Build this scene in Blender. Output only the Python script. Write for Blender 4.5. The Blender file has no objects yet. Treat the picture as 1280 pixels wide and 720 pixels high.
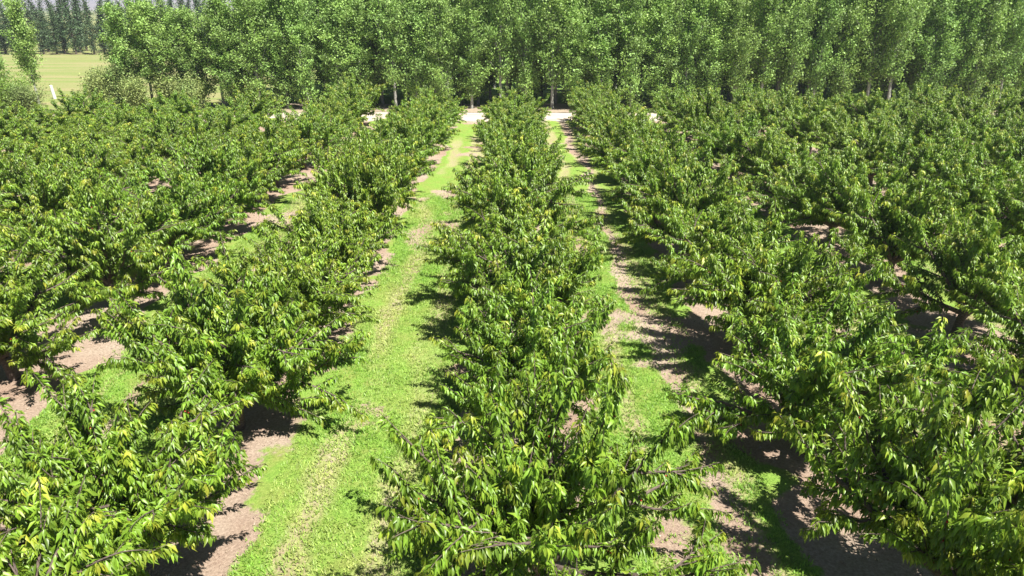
import bpy, math, random
import numpy as np
from mathutils import Vector

random.seed(7)
RNG = np.random.default_rng(11)
scene = bpy.context.scene
COL = scene.collection
R = math.radians

# ------------------------------------------------------------------ camera
CAM_H = 7.0
PITCH = math.atan(350 / 853.0)
cam_d = bpy.data.cameras.new("camera"); cam = bpy.data.objects.new("camera", cam_d)
COL.objects.link(cam); scene.camera = cam
cam.location = (0, 0, CAM_H)
cam.rotation_euler = (math.pi / 2 - PITCH, 0, 0)
cam_d.lens = 24.0; cam_d.sensor_width = 36
cam_d.clip_start = 0.05; cam_d.clip_end = 20000
F = 24.0 / 36.0 * 1280
cp, sp = math.cos(PITCH), math.sin(PITCH)

def project(x, y, z):
    dz = CAM_H - z
    d = y * cp + dz * sp
    if d < 0.3: return None
    return 640 + F * x / d, 360 + F * (dz * cp - y * sp) / d, d

# ------------------------------------------------------------------ light
sun_el = 60.0
sh = np.array([-0.75, 0.66]); sh /= np.linalg.norm(sh)       # where shadows fall
L = Vector((sh[0] * math.cos(R(sun_el)), sh[1] * math.cos(R(sun_el)), -math.sin(R(sun_el))))
sd = bpy.data.lights.new("sun", 'SUN'); so = bpy.data.objects.new("sun", sd); COL.objects.link(so)
sd.energy = 5.0; sd.angle = R(0.5); sd.color = (1.0, 0.96, 0.90)
so.rotation_euler = L.to_track_quat('-Z', 'Y').to_euler(); so.location = (30, -20, 60)
w = bpy.data.worlds.new("World"); scene.world = w; w.use_nodes = True
nt = w.node_tree
sky = nt.nodes.new('ShaderNodeTexSky'); sky.sky_type = 'NISHITA'; sky.sun_disc = False
sky.air_density = .55; sky.dust_density = .2; sky.altitude = 300; sky.sun_elevation = R(sun_el); sky.sun_rotation = math.atan2(-sh[0], -sh[1])
nt.links.new(sky.outputs[0], nt.nodes['Background'].inputs[0])
nt.nodes['Background'].inputs[1].default_value = 0.05
scene.view_settings.view_transform = 'Standard'; scene.view_settings.look = 'None'
scene.view_settings.exposure = 1.2; scene.view_settings.gamma = 1
scene.render.engine = 'CYCLES'
scene.cycles.max_bounces = 5; scene.cycles.diffuse_bounces = 2; scene.cycles.glossy_bounces = 1; scene.cycles.transmission_bounces = 3
scene.cycles.volume_bounces = 0

# ------------------------------------------------------------------ noise in numpy
def _hash(ix, iy, s):
    h = (ix.astype(np.int64) * 374761393 + iy.astype(np.int64) * 668265263 + s * 1442695041) & 0x7fffffff
    h = ((h ^ (h >> 13)) * 1274126177) & 0x7fffffff
    h = h ^ (h >> 16)
    return (h & 0xffff) / 65535.0
def vnoise(x, y, s=0):
    ix = np.floor(x); iy = np.floor(y); fx = x - ix; fy = y - iy
    fx = fx * fx * (3 - 2 * fx); fy = fy * fy * (3 - 2 * fy)
    a = _hash(ix, iy, s); b = _hash(ix + 1, iy, s); c = _hash(ix, iy + 1, s); d = _hash(ix + 1, iy + 1, s)
    return (a * (1 - fx) + b * fx) * (1 - fy) + (c * (1 - fx) + d * fx) * fy
def fbm(x, y, o=4, s=0):
    v = 0; a = 0.5; t = 0
    for i in range(o):
        v = v + a * vnoise(x, y, s + i * 17); t += a
        x = x * 2.03 + 5.1; y = y * 2.03 + 3.7; a *= 0.5
    return v / t
def sstep(a, b, x):
    t = np.clip((x - a) / (b - a), 0, 1); return t * t * (3 - 2 * t)

# ------------------------------------------------------------------ materials
def new_mat(name):
    m = bpy.data.materials.new(name); m.use_nodes = True
    t = m.node_tree; return m, t, t.nodes['Principled BSDF'], t.nodes['Material Output']
def N(t, k, **kw):
    n = t.nodes.new(k)
    for a, v in kw.items(): setattr(n, a, v)
    return n

def leaf_material(name, base, young, trans=0.35, rough=0.42, sat_var=0.02, tcol=(0.36, 0.60, 0.04), spec=0.5):
    """tint attribute: R = brightness 0..1, G = how young (yellow-red) the leaf is"""
    m, t, p, out = new_mat(name)
    at = N(t, 'ShaderNodeAttribute', attribute_name='tint')
    sx = N(t, 'ShaderNodeSeparateColor'); t.links.new(at.outputs['Color'], sx.inputs[0])
    mix = N(t, 'ShaderNodeMix', data_type='RGBA')
    mix.inputs[6].default_value = (*base, 1); mix.inputs[7].default_value = (*young, 1)
    t.links.new(sx.outputs[1], mix.inputs[0])
    oi = N(t, 'ShaderNodeObjectInfo')
    hsv = N(t, 'ShaderNodeHueSaturation')
    mr = N(t, 'ShaderNodeMapRange'); mr.inputs[3].default_value = 0.5 - sat_var * 0.35; mr.inputs[4].default_value = 0.5 + sat_var * 0.35
    t.links.new(oi.outputs['Random'], mr.inputs[0]); t.links.new(mr.outputs[0], hsv.inputs['Hue'])
    mv = N(t, 'ShaderNodeMapRange'); mv.inputs[3].default_value = 0.5; mv.inputs[4].default_value = 1.5
    t.links.new(sx.outputs[0], mv.inputs[0]); t.links.new(mv.outputs[0], hsv.inputs['Value'])
    t.links.new(mix.outputs[2], hsv.inputs['Color'])
    t.links.new(hsv.outputs[0], p.inputs['Base Color'])
    p.inputs['Roughness'].default_value = rough
    p.inputs['Specular IOR Level'].default_value = spec
    tr = N(t, 'ShaderNodeBsdfTranslucent')
    tm = N(t, 'ShaderNodeMix', data_type='RGBA'); tm.blend_type = 'MULTIPLY'; tm.inputs[0].default_value = 0.0
    h2 = N(t, 'ShaderNodeHueSaturation'); h2.inputs['Color'].default_value = (*tcol, 1)
    t.links.new(mv.outputs[0], h2.inputs['Value']); t.links.new(h2.outputs[0], tr.inputs[0])
    ms = N(t, 'ShaderNodeMixShader'); ms.inputs[0].default_value = trans
    t.links.new(p.outputs[0], ms.inputs[1]); t.links.new(tr.outputs[0], ms.inputs[2])
    t.links.new(ms.outputs[0], out.inputs[0])
    return m

def bark_material(name, c1, c2, scale=18):
    m, t, p, out = new_mat(name)
    tc = N(t, 'ShaderNodeTexCoord'); mp = N(t, 'ShaderNodeMapping'); mp.inputs['Scale'].default_value = (1, 1, 2.5)
    n = N(t, 'ShaderNodeTexNoise'); n.inputs['Scale'].default_value = scale; n.inputs['Detail'].default_value = 6
    r = N(t, 'ShaderNodeValToRGB'); r.color_ramp.elements[0].position = .35; r.color_ramp.elements[1].position = .65
    r.color_ramp.elements[0].color = (*c1, 1); r.color_ramp.elements[1].color = (*c2, 1)
    b = N(t, 'ShaderNodeBump'); b.inputs['Strength'].default_value = .6; b.inputs['Distance'].default_value = .02
    t.links.new(tc.outputs['Object'], mp.inputs[0]); t.links.new(mp.outputs[0], n.inputs[0])
    t.links.new(n.outputs[0], r.inputs[0]); t.links.new(r.outputs[0], p.inputs['Base Color'])
    t.links.new(n.outputs[0], b.inputs['Height']); t.links.new(b.outputs[0], p.inputs['Normal'])
    p.inputs['Roughness'].default_value = .9
    return m

M_cherry = leaf_material('cherry leaf', (0.142, 0.248, 0.022), (0.33, 0.34, 0.035), trans=.18, rough=.43)
M_poplar = leaf_material('poplar leaf', (0.22, 0.36, 0.085), (0.36, 0.45, 0.10), trans=.24, rough=.58, tcol=(.34, .52, .10))
M_spire = leaf_material('spire leaf', (0.07, 0.125, 0.055), (0.13, 0.20, 0.07), trans=.2, rough=.55, tcol=(.12, .22, .06))
M_olive = leaf_material('shrub leaf', (0.19, 0.29, 0.08), (0.33, 0.37, 0.12), trans=.25, rough=.6, tcol=(.25, .32, .1))
M_bright = leaf_material('bright shrub leaf', (0.17, 0.30, 0.04), (0.26, 0.36, 0.06), trans=.3, rough=.5, tcol=(.35, .5, .08))
M_bark = bark_material('cherry bark', (0.07, 0.048, 0.038), (0.17, 0.13, 0.105))
M_pbark = bark_material('poplar bark', (0.20, 0.20, 0.17), (0.42, 0.41, 0.36), 7)
M_dbark = bark_material('dark bark', (0.07, 0.055, 0.04), (0.14, 0.11, 0.09), 7)
M_fruit, _t, _p, _o = new_mat('cherry fruit')
_p.inputs['Base Color'].default_value = (0.32, 0.012, 0.018, 1); _p.inputs['Roughness'].default_value = .22
_n = N(_t, 'ShaderNodeTexNoise'); _n.inputs['Scale'].default_value = 9
_r = N(_t, 'ShaderNodeValToRGB'); _r.color_ramp.elements[0].color = (.16, .006, .012, 1); _r.color_ramp.elements[1].color = (.5, .03, .02, 1)
_tc = N(_t, 'ShaderNodeTexCoord'); _t.links.new(_tc.outputs['Object'], _n.inputs[0]); _t.links.new(_n.outputs[0], _r.inputs[0]); _t.links.new(_r.outputs[0], _p.inputs['Base Color'])

# ------------------------------------------------------------------ mesh helpers
def mesh_np(name, V, Fc, mat, tint=None, smooth=False):
    V = np.asarray(V, dtype=np.float32); Fc = np.asarray(Fc, dtype=np.int32)
    k = Fc.shape[1]; me = bpy.data.meshes.new(name)
    me.vertices.add(len(V)); me.vertices.foreach_set('co', V.ravel())
    me.loops.add(Fc.size); me.loops.foreach_set('vertex_index', Fc.ravel())
    me.polygons.add(len(Fc)); me.polygons.foreach_set('loop_start', np.arange(0, Fc.size, k, dtype=np.int32))
    if smooth: me.polygons.foreach_set('use_smooth', np.ones(len(Fc), dtype=bool))
    if tint is not None:
        a = me.color_attributes.new('tint', 'FLOAT_COLOR', 'POINT')
        c = np.ones((len(V), 4), dtype=np.float32); c[:, :tint.shape[1]] = tint
        a.data.foreach_set('color', c.ravel())
    me.materials.append(mat); me.update(calc_edges=True); me.validate()
    return me
def link(name, me, parent=None):
    o = bpy.data.objects.new(name, me); COL.objects.link(o)
    if parent is not None: o.parent = parent
    return o

def norm(v): return v / np.maximum(np.linalg.norm(v, axis=-1, keepdims=True), 1e-9)

def leaves_mesh(P, D, Nn, Ln, Wd, tint, fold=.12, droop=.22, detail=True):
    """P base, D direction, Nn rough normal; folded, drooping leaf of four triangles"""
    n = len(P); D = norm(D); S = norm(np.cross(D, Nn)); U = np.cross(S, D)
    Ln = Ln[:, None]; Wd = Wd[:, None]
    if detail:
        a = P
        l = P + D * Ln * .42 - S * Wd * .5 + U * Ln * fold
        r = P + D * Ln * .42 + S * Wd * .5 + U * Ln * fold
        m = P + D * Ln * .5 + U * Ln * .02
        tp = P + D * Ln - U * Ln * droop
        V = np.stack([a, l, r, m, tp], 1).reshape(-1, 3)
        b = (np.arange(n) * 5)[:, None]
        Fc = np.concatenate([b + [0, 3, 1], b + [0, 2, 3], b + [1, 3, 4], b + [3, 2, 4]], 1).reshape(-1, 3)
        T = np.repeat(tint, 5, 0)
    else:
        V = np.stack([P, P + D * Ln * .45 - S * Wd * .5, P + D * Ln - U * Ln * .1, P + D * Ln * .45 + S * Wd * .5], 1).reshape(-1, 3)
        b = (np.arange(n) * 4)[:, None]; Fc = (b + [0, 3, 2, 1]); T = np.repeat(tint, 4, 0)
    return V, Fc, T

def tubes(paths, sides=6):
    """paths: list of (points, radii) -> quads"""
    VV = []; FF = []; off = 0
    for pts, rad in paths:
        pts = np.asarray(pts, float); rad = np.asarray(rad, float); k = len(pts)
        tg = np.gradient(pts, axis=0); tg = norm(tg)
        ref = np.array([1., 0, 0]) if abs(tg[0][0]) < .8 else np.array([0, 1., 0])
        a = norm(np.cross(tg, ref)); b = np.cross(tg, a)
        th = np.arange(sides) / sides * 2 * math.pi
        ring = pts[:, None, :] + rad[:, None, None] * (np.cos(th)[None, :, None] * a[:, None, :] + np.sin(th)[None, :, None] * b[:, None, :])
        VV.append(ring.reshape(-1, 3))
        i = np.arange(k - 1)[:, None] * sides; j = np.arange(sides)[None, :]; j2 = (j + 1) % sides
        q = np.stack([i + j, i + j2, i + sides + j2, i + sides + j], -1).reshape(-1, 4) + off
        FF.append(q); off += k * sides
    return np.concatenate(VV), np.concatenate(FF)

def curve(p0, d0, length, n=6, up=0.0, wob=.08, rng=RNG):
    pts = [np.array(p0, float)]; d = norm(np.array(d0, float))
    for i in range(n):
        d = norm(d + np.array([0, 0, up / n]) + rng.normal(0, wob, 3))
        pts.append(pts[-1] + d * length / n)
    return np.array(pts)
def along(pts, t):
    k = len(pts) - 1; f = min(max(t, 0), .9999) * k; i = int(f)
    return pts[i] + (pts[i + 1] - pts[i]) * (f - i), norm(pts[i + 1] - pts[i])

# ------------------------------------------------------------------ cherry trees
def make_cherry(seed):
    rng = np.random.default_rng(seed)
    u = lambda a, b: rng.uniform(a, b)
    big = []; small = []; P = []; D = []; NN = []; LL = []; TT = []; FR = []
    trunk = curve((0, 0, -.05), (u(-.1, .1), u(-.1, .1), 1), .75, 4, wob=.04, rng=rng)
    big.append((trunk, np.linspace(.13, .09, len(trunk))))
    top = trunk[-1]
    nsc = rng.integers(12, 14); a0 = u(0, 6.28)
    def leaves(p, d, k, spread, L0=.125, young=0., age=0.):
        # rosette of k leaves around point p on a shoot of direction d
        for _ in range(k):
            r = norm(rng.normal(0, 1, 3)); r = norm(r - d * np.dot(r, d) * .8)
            dd = norm(r * spread * .85 + d * .40 + np.array([0, 0, -.75 - .6 * rng.random()]))
            P.append(p + rng.normal(0, .012, 3) + dd * .025); D.append(dd)
            NN.append(np.array([0, 0, 1.]) + rng.normal(0, .45, 3) + r * .3)
            LL.append(L0 * u(.6, 1.35)); TT.append((np.clip(rng.normal(.5 + bt[0], .18), 0, 1), np.clip(young + rng.normal(0, .12), 0, 1)))
    bt = [0.]
    def shoot(p0, d0, ln):
        bt[0] = rng.normal(0, .16)
        pts = curve(p0, d0, ln, 5, up=u(-.35, .15), wob=.06, rng=rng)
        small.append((pts, np.linspace(.010, .004, len(pts))))
        nl = int(ln / .0078); y0 = 0 if rng.random() < .65 else u(.15, .75)
        for i in range(nl):
            t = .08 + .92 * i / nl; p, d = along(pts, t)
            leaves(p, d, 1, 1.0, L0=.112 - .025 * (t > .9), young=y0 * (t ** 2))
        leaves(pts[-1], norm(pts[-1] - pts[-2]), 8, .8, L0=.105, young=min(1, y0 + .35 * rng.random()))
    def secondary(p0, d0, ln, nsh):
        pts = curve(p0, d0, ln, 6, up=u(-.1, .35), wob=.07, rng=rng)
        small.append((pts, np.linspace(.026, .010, len(pts))))
        for i in range(int(ln / .06)):
            p, d = along(pts, .05 + .95 * i / (ln / .06)); leaves(p, d, rng.integers(8, 12), 1.1, L0=.11)
            if rng.random() < .10: FR.append(p)
        for i in range(nsh):
            t = .4 + .6 * (i + u(0, .6)) / nsh; p, d = along(pts, t)
            r = norm(rng.normal(0, 1, 3)); r = norm(r - d * np.dot(r, d))
            out = np.array([p[0], p[1], 0.]); out = norm(out + 1e-6)
            shoot(p, norm(d * .85 + r * .58 + out * .15 + np.array([0, 0, .32])), u(.22, .50))
        shoot(pts[-1], norm(pts[-1] - pts[-2]), u(.35, .65))
    for s in range(nsc):
        az = a0 + s * 2 * math.pi / nsc + u(-.3, .3)
        if s == 0: inc = R(u(3, 14)); ln = u(1.5, 1.9)
        elif s % 3 == 1: inc = R(u(14, 36)); ln = u(1.25, 1.75)
        elif s % 3 == 2: inc = R(u(34, 54)); ln = u(1.5, 2.0)
        else: inc = R(u(50, 72)); ln = u(1.45, 2.1)
        d0 = (math.cos(az) * math.sin(inc), math.sin(az) * math.sin(inc), math.cos(inc))
        pts = curve(top - np.array([0, 0, u(0, .25)]), d0, ln, 7, up=.15, wob=.06, rng=rng)
        big.append((pts, np.linspace(.062, .028, len(pts))))
        for i in range(int(ln / .07)):
            tq = .3 + .7 * i / (ln / .07); p, d = along(pts, tq); leaves(p + rng.normal(0, .03, 3), d, rng.integers(7, 11), 1.3, L0=.115)
        ns = rng.integers(6, 9)
        for i in range(ns):
            t = .22 + .78 * (i + u(0, .5)) / ns; p, d = along(pts, t)
            r = norm(rng.normal(0, 1, 3)); r = norm(r - d * np.dot(r, d))
            out = norm(np.array([p[0], p[1], 0.]) + 1e-6)
            secondary(p, norm(d * .6 + r * .85 + out * .25 + np.array([0, 0, .1])), u(.35, .8), rng.integers(2, 5))
        secondary(pts[-1], norm(pts[-1] - pts[-2]), u(.4, .7), 4)
    P = np.array(P); D = np.array(D); NN = np.array(NN); LL = np.array(LL); TT = np.array(TT)
    keep = P[:, 2] > .30; P, D, NN, LL, TT = P[keep], D[keep], NN[keep], LL[keep], TT[keep]
    V, Fc, T = leaves_mesh(P, D, NN, LL, LL * rng.uniform(.27, .38, len(LL)), TT)
    me_l = mesh_np('crown', V, Fc, M_cherry, T)
    V2, F2 = tubes(big, 8); me_t = mesh_np('trunk', V2, F2, M_bark, smooth=True)
    V3, F3 = tubes(small, 4); me_b = mesh_np('branches', V3, F3, M_bark, smooth=True)
    # fruit
    oc = np.array([(1, 0, 0), (-1, 0, 0), (0, 1, 0), (0, -1, 0), (0, 0, 1), (0, 0, -1)], float)
    of = np.array([(0, 2, 4), (2, 1, 4), (1, 3, 4), (3, 0, 4), (2, 0, 5), (1, 2, 5), (3, 1, 5), (0, 3, 5)])
    # subdivide octahedron once
    vv = [tuple(x) for x in oc]; ff = []
    def mid(i, j):
        m = np.array(vv[i]) + np.array(vv[j]); m = tuple(m / np.linalg.norm(m))
        if m not in vv: vv.append(m)
        return vv.index(m)
    for a, b, c in of:
        ab, bc, ca = mid(a, b), mid(b, c), mid(c, a); ff += [(a, ab, ca), (b, bc, ab), (c, ca, bc), (ab, bc, ca)]
    vv = np.array(vv); ff = np.array(ff); FV = []; FFc = []; off = 0
    while len(FR) < 45: FR.append(FR[rng.integers(0, len(FR))] + rng.normal(0, .05, 3))
    for p in FR:
        for _ in range(3):
            q = p + np.array([rng.normal(0, .03), rng.normal(0, .03), -.05 + rng.normal(0, .015)])
            FV.append(vv * .0135 + q); FFc.append(ff + off); off += len(vv)
    me_f = mesh_np('fruit', np.concatenate(FV), np.concatenate(FFc), M_fruit, smooth=True)
    return me_t, me_b, me_l, me_f, len(P)

cherries = [make_cherry(100 + i) for i in range(7)]
print('cherry leaves', [c[4] for c in cherries])

ORD = ['nearest', 'second', 'third', 'fourth', 'fifth', 'sixth', 'seventh', 'eighth', 'ninth', 'tenth', 'eleventh', 'twelfth', 'thirteenth', 'fourteenth', 'fifteenth', 'sixteenth']
ORDR = ['', 'first', 'second', 'third', 'fourth', 'fifth', 'sixth', 'seventh', 'eighth']
ROW0 = 0.15; ROWS = 5.0; TSP = 3.2
tree_xy = []
n_ch = 0
for r in range(-8, 9):
    seen = []
    for k in range(-1, 14):
        jr = random.Random(r * 100 + k)
        y = 3.6 + k * TSP + jr.uniform(-.25, .25) + (0 if r == 0 else jr.uniform(-.2, .2) + (r * 1.3) % TSP - TSP / 2)
        x = ROW0 + r * ROWS + jr.uniform(-.18, .18)
        if y > (45.0 if x > -14 else 43.0 if x > -24 else 40.5): continue
        vis = False
        for dx in (-2.0, -1, 0, 1, 2.0):
            for dy in (-1.8, 0, 1.8):
                for z in (1.0, 2.0, 2.9):
                    q = project(x + dx, y + dy, z)
                    if q and -15 < q[0] < 1295 and -15 < q[1] < 735: vis = True
        if y < 1.2: vis = False
        if vis: seen.append((x, y, jr))
    seen.sort(key=lambda s: s[1])
    for i, (x, y, jr) in enumerate(seen):
        t, b, l, f, _ = cherries[jr.randrange(len(cherries))]
        e = bpy.data.objects.new('cherry_tree', None); COL.objects.link(e); e.empty_display_size = .3
        s = jr.uniform(.88, 1.02); sz = s * jr.uniform(.91, 1.11) * (.92 if y > 30 else 1) * (.84 if (x < -18 and y > 26) else 1)
        if abs(r) == 1 and y < 9: sz *= 1.12
        if r == 0 and y < 4.8: s, sz, x = .74, .84, x + .3
        elif r == 0 and y < 8.5: s, sz, x = .92, 1.10, x + .1
        e.location = (x, y, 0); e.rotation_euler = (0, 0, jr.uniform(0, 6.28)); e.scale = (s, s, sz)
        where = 'in the centre row' if r == 0 else 'in %s row %s of centre row' % (ORDR[abs(r)], 'left' if r < 0 else 'right')
        e['label'] = 'leafy cherry tree, %s %s' % ('nearest the camera' if i == 0 else ('farthest' if i == len(seen) - 1 else ORD[i] + ' from the camera'), where)
        e['category'] = 'cherry tree'; e['group'] = 'cherry trees planted in orchard rows'
        link('trunk', t, e); link('branches', b, e); link('crown', l, e)
        if y < 24:
            fo = link('fruit', f, e); fo['kind'] = 'stuff'
        tree_xy.append((x, y)); n_ch += 1
print('cherry trees', n_ch)

# ------------------------------------------------------------------ poplars, spires, shrubs
def make_poplar(seed, H, rad, bare=1.6, nb=95, mat=M_poplar, bark=M_pbark, leaf=.085, lpb=95, inc=(28, 50), cone=.5, young=.25):
    rng = np.random.default_rng(seed); u = lambda a, b: rng.uniform(a, b)
    tr = curve((0, 0, -.05), (u(-.04, .04), u(-.04, .04), 1), H * .97, 10, wob=.02, rng=rng)
    rr = np.linspace(H * .0125, .012, len(tr)); br = []; P = []; D = []; NN = []; T = []
    for i in range(nb):
        t = bare / H + (1 - bare / H) * (i + u(0, 1)) / nb
        p, d = along(tr, t); az = i * 2.4 + u(-.5, .5); ic = R(u(*inc))
        q = (t - bare / H) / (1 - bare / H)
        ln = rad * (1.15 if q > .12 else .7) * (1 - q * cone - .42 * q ** 6) * u(.55, 1.15) / max(math.sin(ic), .45)
        ln = max(ln, .16)
        pts = curve(p, (math.cos(az) * math.sin(ic), math.sin(az) * math.sin(ic), math.cos(ic)), ln, 4, up=.2, wob=.09, rng=rng)
        br.append((pts, np.linspace(.022, .005, len(pts)) * (H / 9)))
        bt = u(.25, .75); yy = young * u(0, 1.2)
        k = int(lpb * (ln / rad + .25) * .8); ncl = max(3, int(k / 26))
        for c in range(ncl):
            cc, dd = along(pts, u(.15, 1.0)); cc = cc + rng.normal(0, .11 * rad, 3) * np.array([1, 1, .9])
            m = k // ncl; pp = cc + rng.normal(0, .07 + .055 * rad, (m, 3))
            P.append(pp); D.append(rng.normal(0, 1, (m, 3)) + np.array([0, 0, -.6])); NN.append(rng.normal(0, .8, (m, 3)) + np.array([0, 0, .7]))
            T.append(np.stack([np.clip(bt + rng.normal(0, .2, m), 0, 1), np.clip(yy + rng.normal(0, .1, m), 0, 1)], 1))
    P = np.concatenate(P); D = np.concatenate(D); NN = np.concatenate(NN); T = np.concatenate(T)
    LL = leaf * rng.uniform(.75, 1.25, len(P))
    V, Fc, TT = leaves_mesh(P, D, NN, LL, LL * .85, T, detail=False)
    ml = mesh_np('crown', V, Fc, mat, TT)
    V2, F2 = tubes([(tr, rr)] , 8); mt = mesh_np('trunk', V2, F2, bark, smooth=True)
    V3, F3 = tubes(br, 4); mb = mesh_np('branches', V3, F3, bark, smooth=True)
    return mt, mb, ml, len(P)

pops = [make_poplar(200 + i, 9.0, 1.3 + .15 * (i % 3), bare=[.3, .7, 1.5][i % 3], nb=64, lpb=190, leaf=.12, cone=.45, inc=(22, 50)) for i in range(6)]
slim = [make_poplar(230 + i, 7.6, 1.05, bare=1.7, nb=54, lpb=140, leaf=.11, inc=(24, 52), cone=.45) for i in range(3)]
spires = [make_poplar(260 + i, 8.5, .95, bare=.4, nb=120, mat=M_spire, bark=M_dbark, leaf=.14, lpb=42, inc=(35, 62), cone=.82, young=.3) for i in range(4)]
print('poplar leaves', [c[3] for c in pops])

def plant(name, meshes, loc, rz, s, label, cat, group, parts=('trunk', 'branches', 'crown')):
    e = bpy.data.objects.new(name, None); COL.objects.link(e); e.empty_display_size = .4
    e.location = loc; e.rotation_euler = (0, 0, rz); e.scale = s if isinstance(s, tuple) else (s, s, s)
    e['label'] = label; e['category'] = cat
    if group: e['group'] = group
    for n, m in zip(parts, meshes): link(n, m, e)
    return e

rowsY = [52.0, 55.0, 58.4, 62.0, 66.5]
idx = 0
for ri, Y in enumerate(rowsY):
    lst = []
    xe = 40 + (Y - 52) * .8; xs = -20.6 + ri * .7
    x = xs
    rr = random.Random(50 + ri)
    while x < xe:
        lst.append((x + rr.uniform(-.3, .3), Y + rr.uniform(-.35, .35))); x += 1.95 if ri < 3 else 2.3
    for i, (x, y) in enumerate(lst):
        hs = rr.uniform(.86, 1.25) * (1 + .05 * ri)
        if x < -6: hs *= .92 + .02 * (x + 20) / 14 * 2
        ws = rr.uniform(.95, 1.2)
        if ri == 0:
            p = project(x, y, 4); 
            if abs(p[0] - 594) < 12 or abs(p[0] - 690) < 10: pass
            lab = 'tall pale-trunked poplar behind the dirt track, number %d from the left of the front row' % (i + 1)
            side = 'left' if x < 0 else 'right'
            fromside = i + 1
            lab = 'pale-trunked poplar, %s from the left end of the dense front row' % (['first', 'second', 'third', 'fourth', 'fifth', 'sixth', 'seventh', 'eighth', 'ninth', 'tenth', '11th', '12th', '13th', '14th', '15th', '16th', '17th', '18th', '19th', '20th', '21st', '22nd', '23rd', '24th', '25th', '26th', '27th', '28th', '29th', '30th', '31st', '32nd', '33rd', '34th', '35th'][i])
            grp = 'poplars in the front row behind the dirt track'
        else:
            lab = 'green poplar in the dense plantation rows behind the front poplars'; grp = 'poplars in the rows behind the front row'
        plant('poplar_tree', pops[rr.randrange(6)][:3], (x, y, 0), rr.uniform(0, 6.28), (ws, ws, hs), lab, 'poplar', grp)
        idx += 1
# looser poplars on the left, with the field seen between their stems
cl = [(-39.0, 53.5, .99), (-37.7, 52.2, .95), (-36.4, 54.0, 1.0)]
cw = ['leftmost', 'middle', 'rightmost']
for i, (x, y, h) in enumerate(cl):
    plant('poplar_tree', slim[i][:3], (x, y, 0), i * 2.1, (1.05, 1.05, h), '%s of three poplars at the left edge beside the dry field' % cw[i], 'poplar', 'poplars at the left edge')
    idx += 1
rr = random.Random(5)
ord2 = ['first', 'second', 'third', 'fourth', 'fifth', 'sixth', 'seventh']
for i in range(7):
    x = -28.9 + i * 1.4
    plant('poplar_tree', slim[i % 3][:3] if i % 2 else pops[i % 6][:3], (x, 53.2 + rr.uniform(-.6, .6), 0), rr.uniform(0, 6), (1.15, 1.15, rr.uniform(.90, 1.02) if i % 2 else rr.uniform(.74, .82)),
          '%s poplar right of the field opening, stem bare above the shrubs' % ord2[i], 'poplar', 'poplars in the loose row before the dry field')
    idx += 1
# spired trees at the far end of the field
for i in range(76):
    x = -92 + i * 1.0 + rr.uniform(-.6, .6); y = 118 + (i % 3) * 4 + rr.uniform(-1.0, 2)
    h = rr.choice([.85, .95, 1.0, 1.1, 1.2, 1.3]) * 1.0
    px = project(x, y, 4)[0]
    if px < -12: continue
    lab = 'dark narrow spire-topped tree in the line across the far end of the field'
    plant('spire_tree', spires[rr.randrange(4)][:3], (x, y, 0), rr.uniform(0, 6), (1.45, 1.45, h), lab, 'tree', 'spired trees lining the far end of the field')

def make_shrub(seed, H, rad, mat, leaf=.14, n=7500, bark=M_dbark, round_=False):
    rng = np.random.default_rng(seed); P = []; D = []; NN = []; T = []; br = []
    for i in range(16 if not round_ else 24):
        az = rng.uniform(0, 6.28); ic = rng.uniform(.1, .8 if not round_ else 1.2)
        pts = curve((0, 0, 0), (math.cos(az) * math.sin(ic) * rad / H * 1.5, math.sin(az) * math.sin(ic) * rad / H * 1.5, math.cos(ic)), H * rng.uniform(.6, .95) * (.8 if round_ else 1), 5, up=.1, wob=.1, rng=rng)
        br.append((pts, np.linspace(.03, .006, len(pts))))
        bt = rng.uniform(.3, .7); yy = rng.uniform(0, .7)
        m = n // 16
        tt = rng.uniform(.2 if not round_ else .45, 1.0, m)
        pp = np.array([along(pts, t)[0] for t in tt]) + rng.normal(0, .16 * rad + .05, (m, 3))
        P.append(pp); D.append(rng.normal(0, 1, (m, 3))); NN.append(rng.normal(0, .8, (m, 3)) + np.array([0, 0, .7]))
        T.append(np.stack([np.clip(bt + rng.normal(0, .2, m), 0, 1), np.clip(yy + rng.normal(0, .1, m), 0, 1)], 1))
    P = np.concatenate(P); k = P[:, 2] > .03; D = np.concatenate(D)[k]; NN = np.concatenate(NN)[k]; T = np.concatenate(T)[k]; P = P[k]
    LL = leaf * rng.uniform(.75, 1.3, len(P))
    V, Fc, TT = leaves_mesh(P, D, NN, LL, LL * .55, T, detail=False)
    ml = mesh_np('foliage', V, Fc, mat, TT)
    V3, F3 = tubes(br, 4); mb = mesh_np('stems', V3, F3, bark, smooth=True)
    return ml, mb
shr = [(-30.0, 51.5, 3.2, 1.3, 'pale olive shrub at the right edge of the field opening'),
       (-29.0, 52.6, 3.5, 1.2, 'darker olive shrub, second from the field opening under the poplars'),
       (-27.3, 51.0, 2.6, 1.1, 'low pale shrub between poplar stems, third from the field opening'),
       (-25.6, 52.4, 2.9, 1.2, 'greyish shrub, fourth from the field opening under the poplars'),
       (-23.4, 51.4, 2.7, 1.3, 'olive shrub nearest the dense poplars, fifth from the field opening')]
for i, (x, y, h, r_, lab) in enumerate(shr):
    plant('olive_shrub', make_shrub(300 + i, h, r_, M_olive), (x, y, 0), 0, 1, lab, 'shrub', 'shrubs under the loose poplars', ('foliage', 'stems'))
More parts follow.
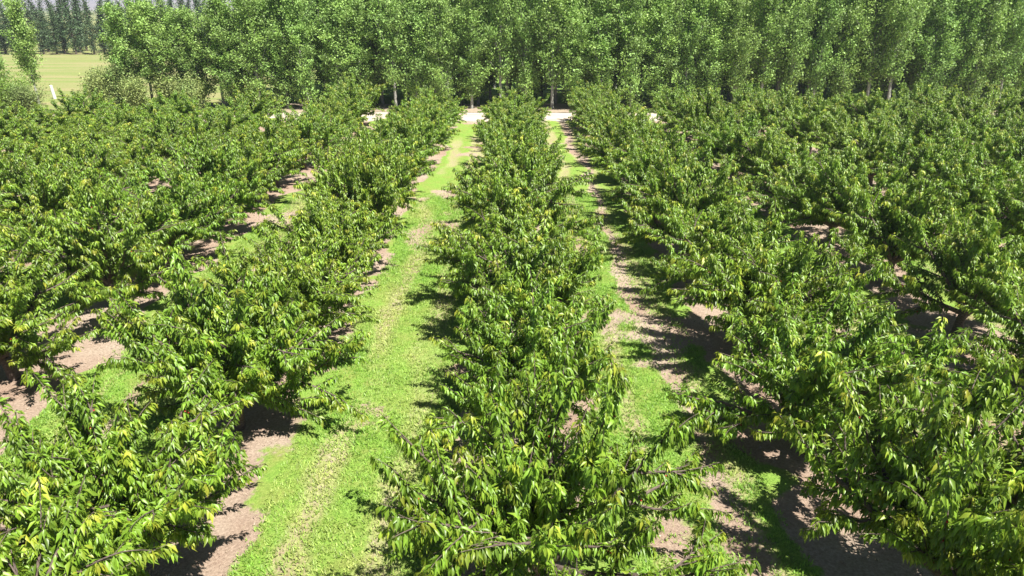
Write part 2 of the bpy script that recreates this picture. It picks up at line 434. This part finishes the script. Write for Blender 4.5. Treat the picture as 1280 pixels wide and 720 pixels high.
for i, (x, y, h, r_, lab) in enumerate([(-35.2, 49.0, 3.4, 1.5, 'large yellowish green bush at the far left edge of the orchard'),
                                  (-33.9, 48.9, 2.5, 1.1, 'smaller yellowish green bush left of the white post')]):
    plant('green_bush', make_shrub(320 + i, h, r_, M_olive if i else M_bright, n=9000, leaf=.11), (x, y, 0), 0, 1, lab, 'bush', None, ('foliage', 'stems'))
plant('round_bush', make_shrub(340, 1.95, .62, M_bright, leaf=.07, n=3600, round_=True), (14.3, 50.3, 0), 0, 1.0, 'pale yellow-green round bush before the poplars on the right', 'bush', None, ('foliage', 'stems'))

# ------------------------------------------------------------------ white post
def tube_obj(name, path, mat, parent=None, sides=12):
    V, Fc = tubes(path, sides); return link(name, mesh_np(name, V, Fc, mat, smooth=True), parent)
M_white, _t, _p, _o = new_mat('white paint')
_n = N(_t, 'ShaderNodeTexNoise'); _n.inputs['Scale'].default_value = 6
_r = N(_t, 'ShaderNodeValToRGB'); _r.color_ramp.elements[0].color = (.62, .61, .57, 1); _r.color_ramp.elements[1].color = (.82, .82, .80, 1)
_t.links.new(_n.outputs[0], _r.inputs[0]); _t.links.new(_r.outputs[0], _p.inputs['Base Color']); _p.inputs['Roughness'].default_value = .6
pe = bpy.data.objects.new('marker_post', None); COL.objects.link(pe); pe.location = (-38.2, 58.8, 0); pe.rotation_euler = (0, R(-5), 0)
pe['label'] = 'short white marker post leaning slightly at the near edge of the dry field'; pe['category'] = 'post'
tube_obj('post_shaft', [(np.array([(0, 0, -.1), (0, 0, .5), (0, 0, 1.0)]), np.array([.12, .12, .115]))], M_white, pe)
tube_obj('post_cap', [(np.array([(0, 0, 1.0), (0, 0, 1.03), (0, 0, 1.07), (0, 0, 1.072)]), np.array([.128, .128, .08, .001]))], M_white, pe)

# ------------------------------------------------------------------ ground
def row_dist(x):
    return np.abs(((x - ROW0) / ROWS + .5) % 1.0 - .5) * ROWS            # 0 under the trees .. 3 mid-gap
def cover(x, y):
    """returns grass amount 0..1, track wear 0..1"""
    xs = x + (fbm(x * .35, y * .35, 3, 5) - .5) * 1.0
    d = row_dist(xs)
    n1 = fbm(x * .9, y * .9, 4, 21); n2 = fbm(x * .28 + 9, y * .22, 3, 43)
    grass = sstep(.0, .28, d - (.75 + (n1 - .5) * 1.5 + (n2 - .5) * 1.3))
    g = np.round((xs - ROW0) / ROWS - .5)
    off = (xs - ROW0) / ROWS - .5 - g; off = off * ROWS                  # -3..3 from gap middle
    side = np.where(g == 0, .18, np.where(g == -1, -.05, .1))
    tw = np.minimum(np.abs(off - side - .55), np.abs(off - side + .7) + .05)
    wear = (1 - sstep(.16, .48, tw + (n1 - .5) * .55)) * sstep(.30, .62, fbm(x * .5 + 3, y * .17 + 1, 3, 77) + np.where(g == 0, .15, .06))
    patch = sstep(.62, .74, fbm(x * .42 + 31, y * .55 + 7, 4, 91))
    line = (1 - sstep(.04, .28, np.abs(off - .62 - (fbm(y * .15, y * 0 + 2, 2, 31) - .5) * .5) + (n1 - .5) * .35)) * (g == 0)
    line = line + (1 - sstep(.10, .30, np.abs(off - .1) + (n1 - .5) * .35)) * (g != 0) * (g != -1) * np.where(g == -2, 1., sstep(.45, .6, fbm(x * .2, y * .12, 2, 61)))
    grass = grass * (1 - .40 * wear) * (1 - .85 * patch) * (1 - .85 * line)
    return np.clip(grass, 0, 1), np.clip(np.maximum(wear, patch * .7), 0, 1)
gx = np.arange(-44, 44.01, .11); gy = np.arange(-3, 47.3, .11)
X, Y = np.meshgrid(gx, gy); x = X.ravel(); y = Y.ravel()
G, Wr = cover(x, y)
z = .01 + (fbm(x * .5, y * .5, 3, 3) - .5) * .05 + G * .02 + (fbm(x * 5, y * 5, 2, 8) - .5) * .03 - Wr * .015 + .045
nxx = len(gx); nyy = len(gy)
ii = (np.arange(nyy - 1)[:, None] * nxx + np.arange(nxx - 1)[None, :]).ravel()
Fc = np.stack([ii, ii + 1, ii + nxx + 1, ii + nxx], 1)
M_floor, t, p, out = new_mat('orchard floor')
at = N(t, 'ShaderNodeAttribute', attribute_name='tint'); sx = N(t, 'ShaderNodeSeparateColor'); t.links.new(at.outputs['Color'], sx.inputs[0])
tc = N(t, 'ShaderNodeTexCoord')
def noise(t, sc, det=5, rough=.6, src=None, vec_scale=None):
    n = N(t, 'ShaderNodeTexNoise'); n.inputs['Scale'].default_value = sc; n.inputs['Detail'].default_value = det; n.inputs['Roughness'].default_value = rough
    if vec_scale:
        mp = N(t, 'ShaderNodeMapping'); mp.inputs['Scale'].default_value = vec_scale; t.links.new(src, mp.inputs[0]); t.links.new(mp.outputs[0], n.inputs[0])
    else: t.links.new(src, n.inputs[0])
    return n.outputs[0]
def ramp(t, fac, stops):
    r = N(t, 'ShaderNodeValToRGB'); e = r.color_ramp.elements
    e[0].position, e[0].color = stops[0][0], (*stops[0][1], 1); e[1].position, e[1].color = stops[-1][0], (*stops[-1][1], 1)
    for q, c in stops[1:-1]:
        k = e.new(q); k.color = (*c, 1)
    t.links.new(fac, r.inputs[0]); return r.outputs[0]
def mixc(t, fac, a, b):
    m = N(t, 'ShaderNodeMix', data_type='RGBA')
    t.links.new(fac, m.inputs[0]); t.links.new(a, m.inputs[6]); t.links.new(b, m.inputs[7]); return m.outputs[2]
OC = tc.outputs['Object']
nf = noise(t, 22, 6, .7, OC); nm = noise(t, 2.2, 5, .6, OC); nb_ = noise(t, .55, 3, .5, OC)
g1 = ramp(t, nf, [(.3, (.11, .19, .035)), (.5, (.19, .32, .05)), (.7, (.29, .42, .085))])
g2 = ramp(t, nf, [(.3, (.15, .20, .035)), (.7, (.32, .37, .10))])
mm = N(t, 'ShaderNodeMapRange'); mm.inputs[1].default_value = .42; mm.inputs[2].default_value = .68; t.links.new(nm, mm.inputs[0])
gr = mixc(t, mm.outputs[0], g1, g2)
s1 = ramp(t, nf, [(.25, (.22, .17, .125)), (.5, (.38, .30, .225)), (.75, (.55, .45, .35))])
s2 = ramp(t, nf, [(.25, (.18, .12, .085)), (.5, (.32, .225, .165)), (.8, (.48, .36, .27))])
mm2 = N(t, 'ShaderNodeMapRange'); mm2.inputs[1].default_value = .38; mm2.inputs[2].default_value = .62; t.links.new(nb_, mm2.inputs[0])
soil = mixc(t, mm2.outputs[0], s1, s2)
# break the grass edge with fine noise
ad = N(t, 'ShaderNodeMath', operation='ADD'); ad.inputs[1].default_value = -.5; t.links.new(noise(t, 9, 6, .75, OC), ad.inputs[0])
ml = N(t, 'ShaderNodeMath', operation='MULTIPLY_ADD'); ml.inputs[1].default_value = 2.2; t.links.new(ad.outputs[0], ml.inputs[0]); t.links.new(sx.outputs[0], ml.inputs[2])
mk = N(t, 'ShaderNodeMapRange'); mk.inputs[1].default_value = .30; mk.inputs[2].default_value = .72; t.links.new(ml.outputs[0], mk.inputs[0])
straw = ramp(t, nf, [(.3, (.28, .25, .11)), (.7, (.50, .44, .24))])
wm = N(t, 'ShaderNodeMapRange'); wm.inputs[1].default_value = .15; wm.inputs[2].default_value = .8; wm.inputs[4].default_value = .55; t.links.new(sx.outputs[1], wm.inputs[0])
gr = mixc(t, wm.outputs[0], gr, straw)
t.links.new(mixc(t, mk.outputs[0], soil, gr), p.inputs['Base Color'])
p.inputs['Roughness'].default_value = .95; p.inputs['Specular IOR Level'].default_value = .15
bm = N(t, 'ShaderNodeBump'); bm.inputs['Strength'].default_value = .9; bm.inputs['Distance'].default_value = .04
t.links.new(noise(t, 30, 8, .75, OC), bm.inputs['Height']); t.links.new(bm.outputs[0], p.inputs['Normal'])
fl = link('orchard_floor', mesh_np('orchard_floor', np.stack([x, y, z], 1), Fc, M_floor, np.stack([G, Wr, G * 0], 1), smooth=True)); fl['kind'] = 'structure'

# big ground sheet: dry field, grass under the poplars
gxs = np.concatenate([-np.geomspace(60, 9000, 22)[::-1], np.arange(-58, 58.1, 1.0), np.geomspace(60, 9000, 22)])
gys = np.concatenate([-np.geomspace(10, 1000, 8)[::-1], np.arange(-6, 140, 1.0), np.geomspace(142, 9000, 26)])
X, Y = np.meshgrid(gxs, gys); x = X.ravel(); y = Y.ravel()
z = (fbm(x * .2, y * .2, 3, 2) - .5) * .08 * (y > 49) * (np.abs(x) < 80) - .03
nxx = len(gxs); nyy = len(gys)
ii = (np.arange(nyy - 1)[:, None] * nxx + np.arange(nxx - 1)[None, :]).ravel()
Fc = np.stack([ii, ii + 1, ii + nxx + 1, ii + nxx], 1)
M_gr, t, p, out = new_mat('field grass')
tc = N(t, 'ShaderNodeTexCoord'); OC = tc.outputs['Object']
nf = noise(t, 5, 8, .7, OC); nst = noise(t, .35, 4, .6, OC, (.18, 1.0, 1)); npat = noise(t, .12, 3, .5, OC)
a = ramp(t, nf, [(.3, (.15, .20, .055)), (.7, (.24, .28, .09))])
b = ramp(t, nf, [(.3, (.23, .21, .09)), (.7, (.32, .30, .145))])
c = ramp(t, nf, [(.3, (.10, .19, .03)), (.7, (.25, .36, .08))])
mr1 = N(t, 'ShaderNodeMapRange'); mr1.inputs[1].default_value = .42; mr1.inputs[2].default_value = .62; t.links.new(nst, mr1.inputs[0])
f1 = mixc(t, mr1.outputs[0], a, b)
# greener on the poplar side (x > -22)
sxyz = N(t, 'ShaderNodeSeparateXYZ'); t.links.new(OC, sxyz.inputs[0])
mr2 = N(t, 'ShaderNodeMapRange'); mr2.inputs[1].default_value = -24; mr2.inputs[2].default_value = -19; t.links.new(sxyz.outputs[0], mr2.inputs[0])
t.links.new(mixc(t, mr2.outputs[0], f1, c), p.inputs['Base Color'])
p.inputs['Roughness'].default_value = .95; p.inputs['Specular IOR Level'].default_value = .1
bm = N(t, 'ShaderNodeBump'); bm.inputs['Strength'].default_value = .6; bm.inputs['Distance'].default_value = .06
t.links.new(noise(t, 8, 8, .7, OC), bm.inputs['Height']); t.links.new(bm.outputs[0], p.inputs['Normal'])
g = link('ground', mesh_np('ground', np.stack([x, y, z], 1), Fc, M_gr)); g['kind'] = 'structure'

# dirt track across the row ends
def ribbon(name, x0, x1, ya, yb, zt, mat, amp=.35, seed=3, ns=14):
    xs = np.arange(x0, x1, .4); V = []
    for j in range(ns + 1):
        f = j / ns
        e0 = ya + (fbm(xs * .5, xs * 0 + seed, 4, seed) - .5) * amp * 2; e1 = yb + (fbm(xs * .45, xs * 0 + seed + 9, 4, seed + 5) - .5) * amp * 2
        yy = e0 * (1 - f) + e1 * f
        V.append(np.stack([xs, yy, zt + (fbm(xs * 1.1, yy * 1.1, 3, 6) - .5) * .04 + 0.03 * (1 - (2 * f - 1) ** 2) * 1], 1))
    V = np.concatenate(V); n = len(xs)
    ii = (np.arange(ns)[:, None] * n + np.arange(n - 1)[None, :]).ravel()
    o = link(name, mesh_np(name, V, np.stack([ii, ii + 1, ii + n + 1, ii + n], 1), mat, smooth=True)); o['kind'] = 'structure'
    return o
M_road, t, p, out = new_mat('pale dirt')
tc = N(t, 'ShaderNodeTexCoord'); OC = tc.outputs['Object']
rd = ramp(t, noise(t, 12, 8, .7, OC), [(.3, (.42, .35, .27)), (.7, (.62, .54, .44))])
rd2 = ramp(t, noise(t, 12, 8, .7, OC), [(.3, (.30, .23, .17)), (.7, (.46, .37, .28))])
mr = N(t, 'ShaderNodeMapRange'); mr.inputs[1].default_value = .45; mr.inputs[2].default_value = .65; t.links.new(noise(t, .9, 4, .6, OC, (.25, 1.4, 1)), mr.inputs[0])
t.links.new(mixc(t, mr.outputs[0], rd, rd2), p.inputs['Base Color']); p.inputs['Roughness'].default_value = .95
bm = N(t, 'ShaderNodeBump'); bm.inputs['Strength'].default_value = .6; bm.inputs['Distance'].default_value = .03
t.links.new(noise(t, 20, 8, .7, OC), bm.inputs['Height']); t.links.new(bm.outputs[0], p.inputs['Normal'])
ribbon('dirt_track', -44, 58, 46.0, 50.0, .06, M_road)
M_soil, t, p, out = new_mat('plantation soil')
tc = N(t, 'ShaderNodeTexCoord'); OC = tc.outputs['Object']
t.links.new(ramp(t, noise(t, 7, 8, .7, OC), [(.3, (.20, .15, .11)), (.55, (.34, .27, .19)), (.75, (.30, .33, .13))]), p.inputs['Base Color']); p.inputs['Roughness'].default_value = .95
ribbon('soil_strip', -21.5, 58, 50.4, 55.0, .035, M_soil, amp=.5, seed=8)

# ------------------------------------------------------------------ grass blades in the alleys
def grass_tufts():
    rng = np.random.default_rng(77); PX = []; PY = []; HH = []
    n = 640000
    d = rng.random(n) ** .62 * 23 + 4.0
    hw = .80 * d + 2.5
    xx = rng.uniform(-1, 1, n) * hw; yy = d
    Gc, Wc = cover(xx, yy)
    dd = row_dist(xx)
    keep = (rng.random(n) < Gc ** 1.3 + .10) & (np.abs(xx) < 17) & ((dd > 1.1)) 
    xx, yy, Gk, Wk = xx[keep], yy[keep], Gc[keep], Wc[keep]
    keep = rng.random(len(xx)) < .62; xx, yy, Gk, Wk = xx[keep], yy[keep], Gk[keep], Wk[keep]
    m = len(xx); nb = 3
    px = np.repeat(xx, nb) + rng.normal(0, .018, m * nb); py = np.repeat(yy, nb) + rng.normal(0, .018, m * nb)
    k = m * nb
    patch = fbm(px * 1.6, py * 1.6, 3, 55); ht = (.025 + .055 * rng.random(k)) * (.6 + .9 * patch)
    az = rng.uniform(0, 6.28, k); lean = rng.uniform(.3, 1.1, k)
    base = np.stack([px, py, np.full(k, .05) + 0.02], 1)
    dirv = np.stack([np.cos(az) * np.sin(lean), np.sin(az) * np.sin(lean), np.cos(lean)], 1)
    side = np.stack([-np.sin(az), np.cos(az), np.zeros(k)], 1) * (.006 + .007 * rng.random(k))[:, None]
    tip = base + dirv * ht[:, None]
    V = np.stack([base - side, base + side, tip], 1).reshape(-1, 3)
    Fc = np.arange(k * 3).reshape(-1, 3)
    dry = np.clip(np.repeat(Wk, nb) * .40 + (fbm(px * .9 + 4, py * .5, 3, 13) - .45) * 2.6 + rng.normal(0, .15, k), 0, 1)
    T = np.repeat(np.stack([np.clip(rng.normal(.5, .25, k), 0, 1), dry], 1), 3, 0)
    print('grass blades', k)
    return V, Fc, T
M_blade = leaf_material('grass blade', (.20, .36, .045), (.40, .43, .13), trans=.3, rough=.55, tcol=(.35, .58, .08), sat_var=0)
V, Fc, T = grass_tufts()
go = link('grass', mesh_np('grass', V, Fc, M_blade, T)); go['kind'] = 'stuff'; go['label'] = 'short bright green mown grass between the orchard rows'; go['category'] = 'grass'

# ------------------------------------------------------------------ clods and stones on the bare soil
def clods():
    rng = np.random.default_rng(5); n = 60000
    yy = rng.random(n) ** .6 * 22 + 4; xx = rng.uniform(-1, 1, n) * (.8 * yy + 2)
    Gc, Wc = cover(xx, yy); keep = (Gc < .25) & (rng.random(n) < .45) & (np.abs(xx) < 16); xx, yy = xx[keep], yy[keep]; m = len(xx)
    oc = np.array([(1, 0, 0), (-1, 0, 0), (0, 1, 0), (0, -1, 0), (0, 0, 1), (0, 0, -1)], float)
    of = np.array([(0, 2, 4), (2, 1, 4), (1, 3, 4), (3, 0, 4), (2, 0, 5), (1, 2, 5), (3, 1, 5), (0, 3, 5)])
    sz = .008 + .03 * rng.random(m) ** 3
    V = oc[None] * rng.uniform(.5, 1.2, (m, 6, 1)) * sz[:, None, None]; a = rng.uniform(0, 6.28, m)
    V = np.stack([V[..., 0] * np.cos(a)[:, None] - V[..., 1] * np.sin(a)[:, None], V[..., 0] * np.sin(a)[:, None] + V[..., 1] * np.cos(a)[:, None], V[..., 2] * .7], -1)
    V += np.stack([xx, yy, np.full(m, .062)], 1)[:, None, :]
    Fc = (np.arange(m)[:, None, None] * 6 + of[None]).reshape(-1, 3)
    return V.reshape(-1, 3), Fc
M_clod, t, p, out = new_mat('clod')
tc = N(t, 'ShaderNodeTexCoord')
t.links.new(ramp(t, noise(t, 3, 6, .8, tc.outputs['Object']), [(.3, (.17, .12, .085)), (.5, (.33, .25, .18)), (.7, (.48, .42, .34))]), p.inputs['Base Color']); p.inputs['Roughness'].default_value = .95
V, Fc = clods(); co = link('soil_clods', mesh_np('soil_clods', V, Fc, M_clod)); co['kind'] = 'stuff'; co['label'] = 'small dry clods and stones scattered on the bare soil strips'; co['category'] = 'stones'

# ------------------------------------------------------------------ hills
def hills(name, y0, y1, hmax, seed, mat):
    xs = np.linspace(-5200, 5200, 260); ys = np.linspace(y0, y1, 60)
    X, Y = np.meshgrid(xs, ys); x = X.ravel(); y = Y.ravel()
    f = (y - y0) / (y1 - y0)
    n = fbm(x * .0011, y * .0011, 6, seed); rid = 1 - np.abs(2 * fbm(x * .0026, y * .0022, 5, seed + 3) - 1)
    z = -3 + hmax * sstep(0, .9, f) * (.45 + .6 * n + .35 * rid)
    nxx = 260; ii = (np.arange(59)[:, None] * nxx + np.arange(nxx - 1)[None, :]).ravel()
    o = link(name, mesh_np(name, np.stack([x, y, z], 1), np.stack([ii, ii + 1, ii + nxx + 1, ii + nxx], 1), mat, smooth=True)); o['kind'] = 'structure'
M_hill, t, p, out = new_mat('tussock hills')
tc = N(t, 'ShaderNodeTexCoord'); OC = tc.outputs['Object']
t.links.new(ramp(t, noise(t, .006, 8, .65, OC), [(.35, (.20, .17, .14)), (.55, (.38, .32, .25)), (.7, (.46, .38, .29))]), p.inputs['Base Color']); p.inputs['Roughness'].default_value = .95
hills('hills', 2200, 4200, 55, 4, M_hill)

# ------------------------------------------------------------------ haze
hb = bpy.data.meshes.new('haze'); b0 = (-5600, -60, -6); b1 = (5600, 4400, 84)
vs = [(a, b, c) for a in (b0[0], b1[0]) for b in (b0[1], b1[1]) for c in (b0[2], b1[2])]
hb.from_pydata(vs, [], [(0, 1, 3, 2), (4, 6, 7, 5), (0, 4, 5, 1), (2, 3, 7, 6), (0, 2, 6, 4), (1, 5, 7, 3)])
M_haze = bpy.data.materials.new('haze'); M_haze.use_nodes = True; t = M_haze.node_tree; t.nodes.clear()
pv = t.nodes.new('ShaderNodeVolumePrincipled'); mo = t.nodes.new('ShaderNodeOutputMaterial'); t.links.new(pv.outputs[0], mo.inputs['Volume'])
pv.inputs['Color'].default_value = (.80, .83, 1.0, 1); pv.inputs['Density'].default_value = .0004; pv.inputs['Anisotropy'].default_value = .2
hb.materials.append(M_haze); ho = link('haze', hb); ho['kind'] = 'stuff'
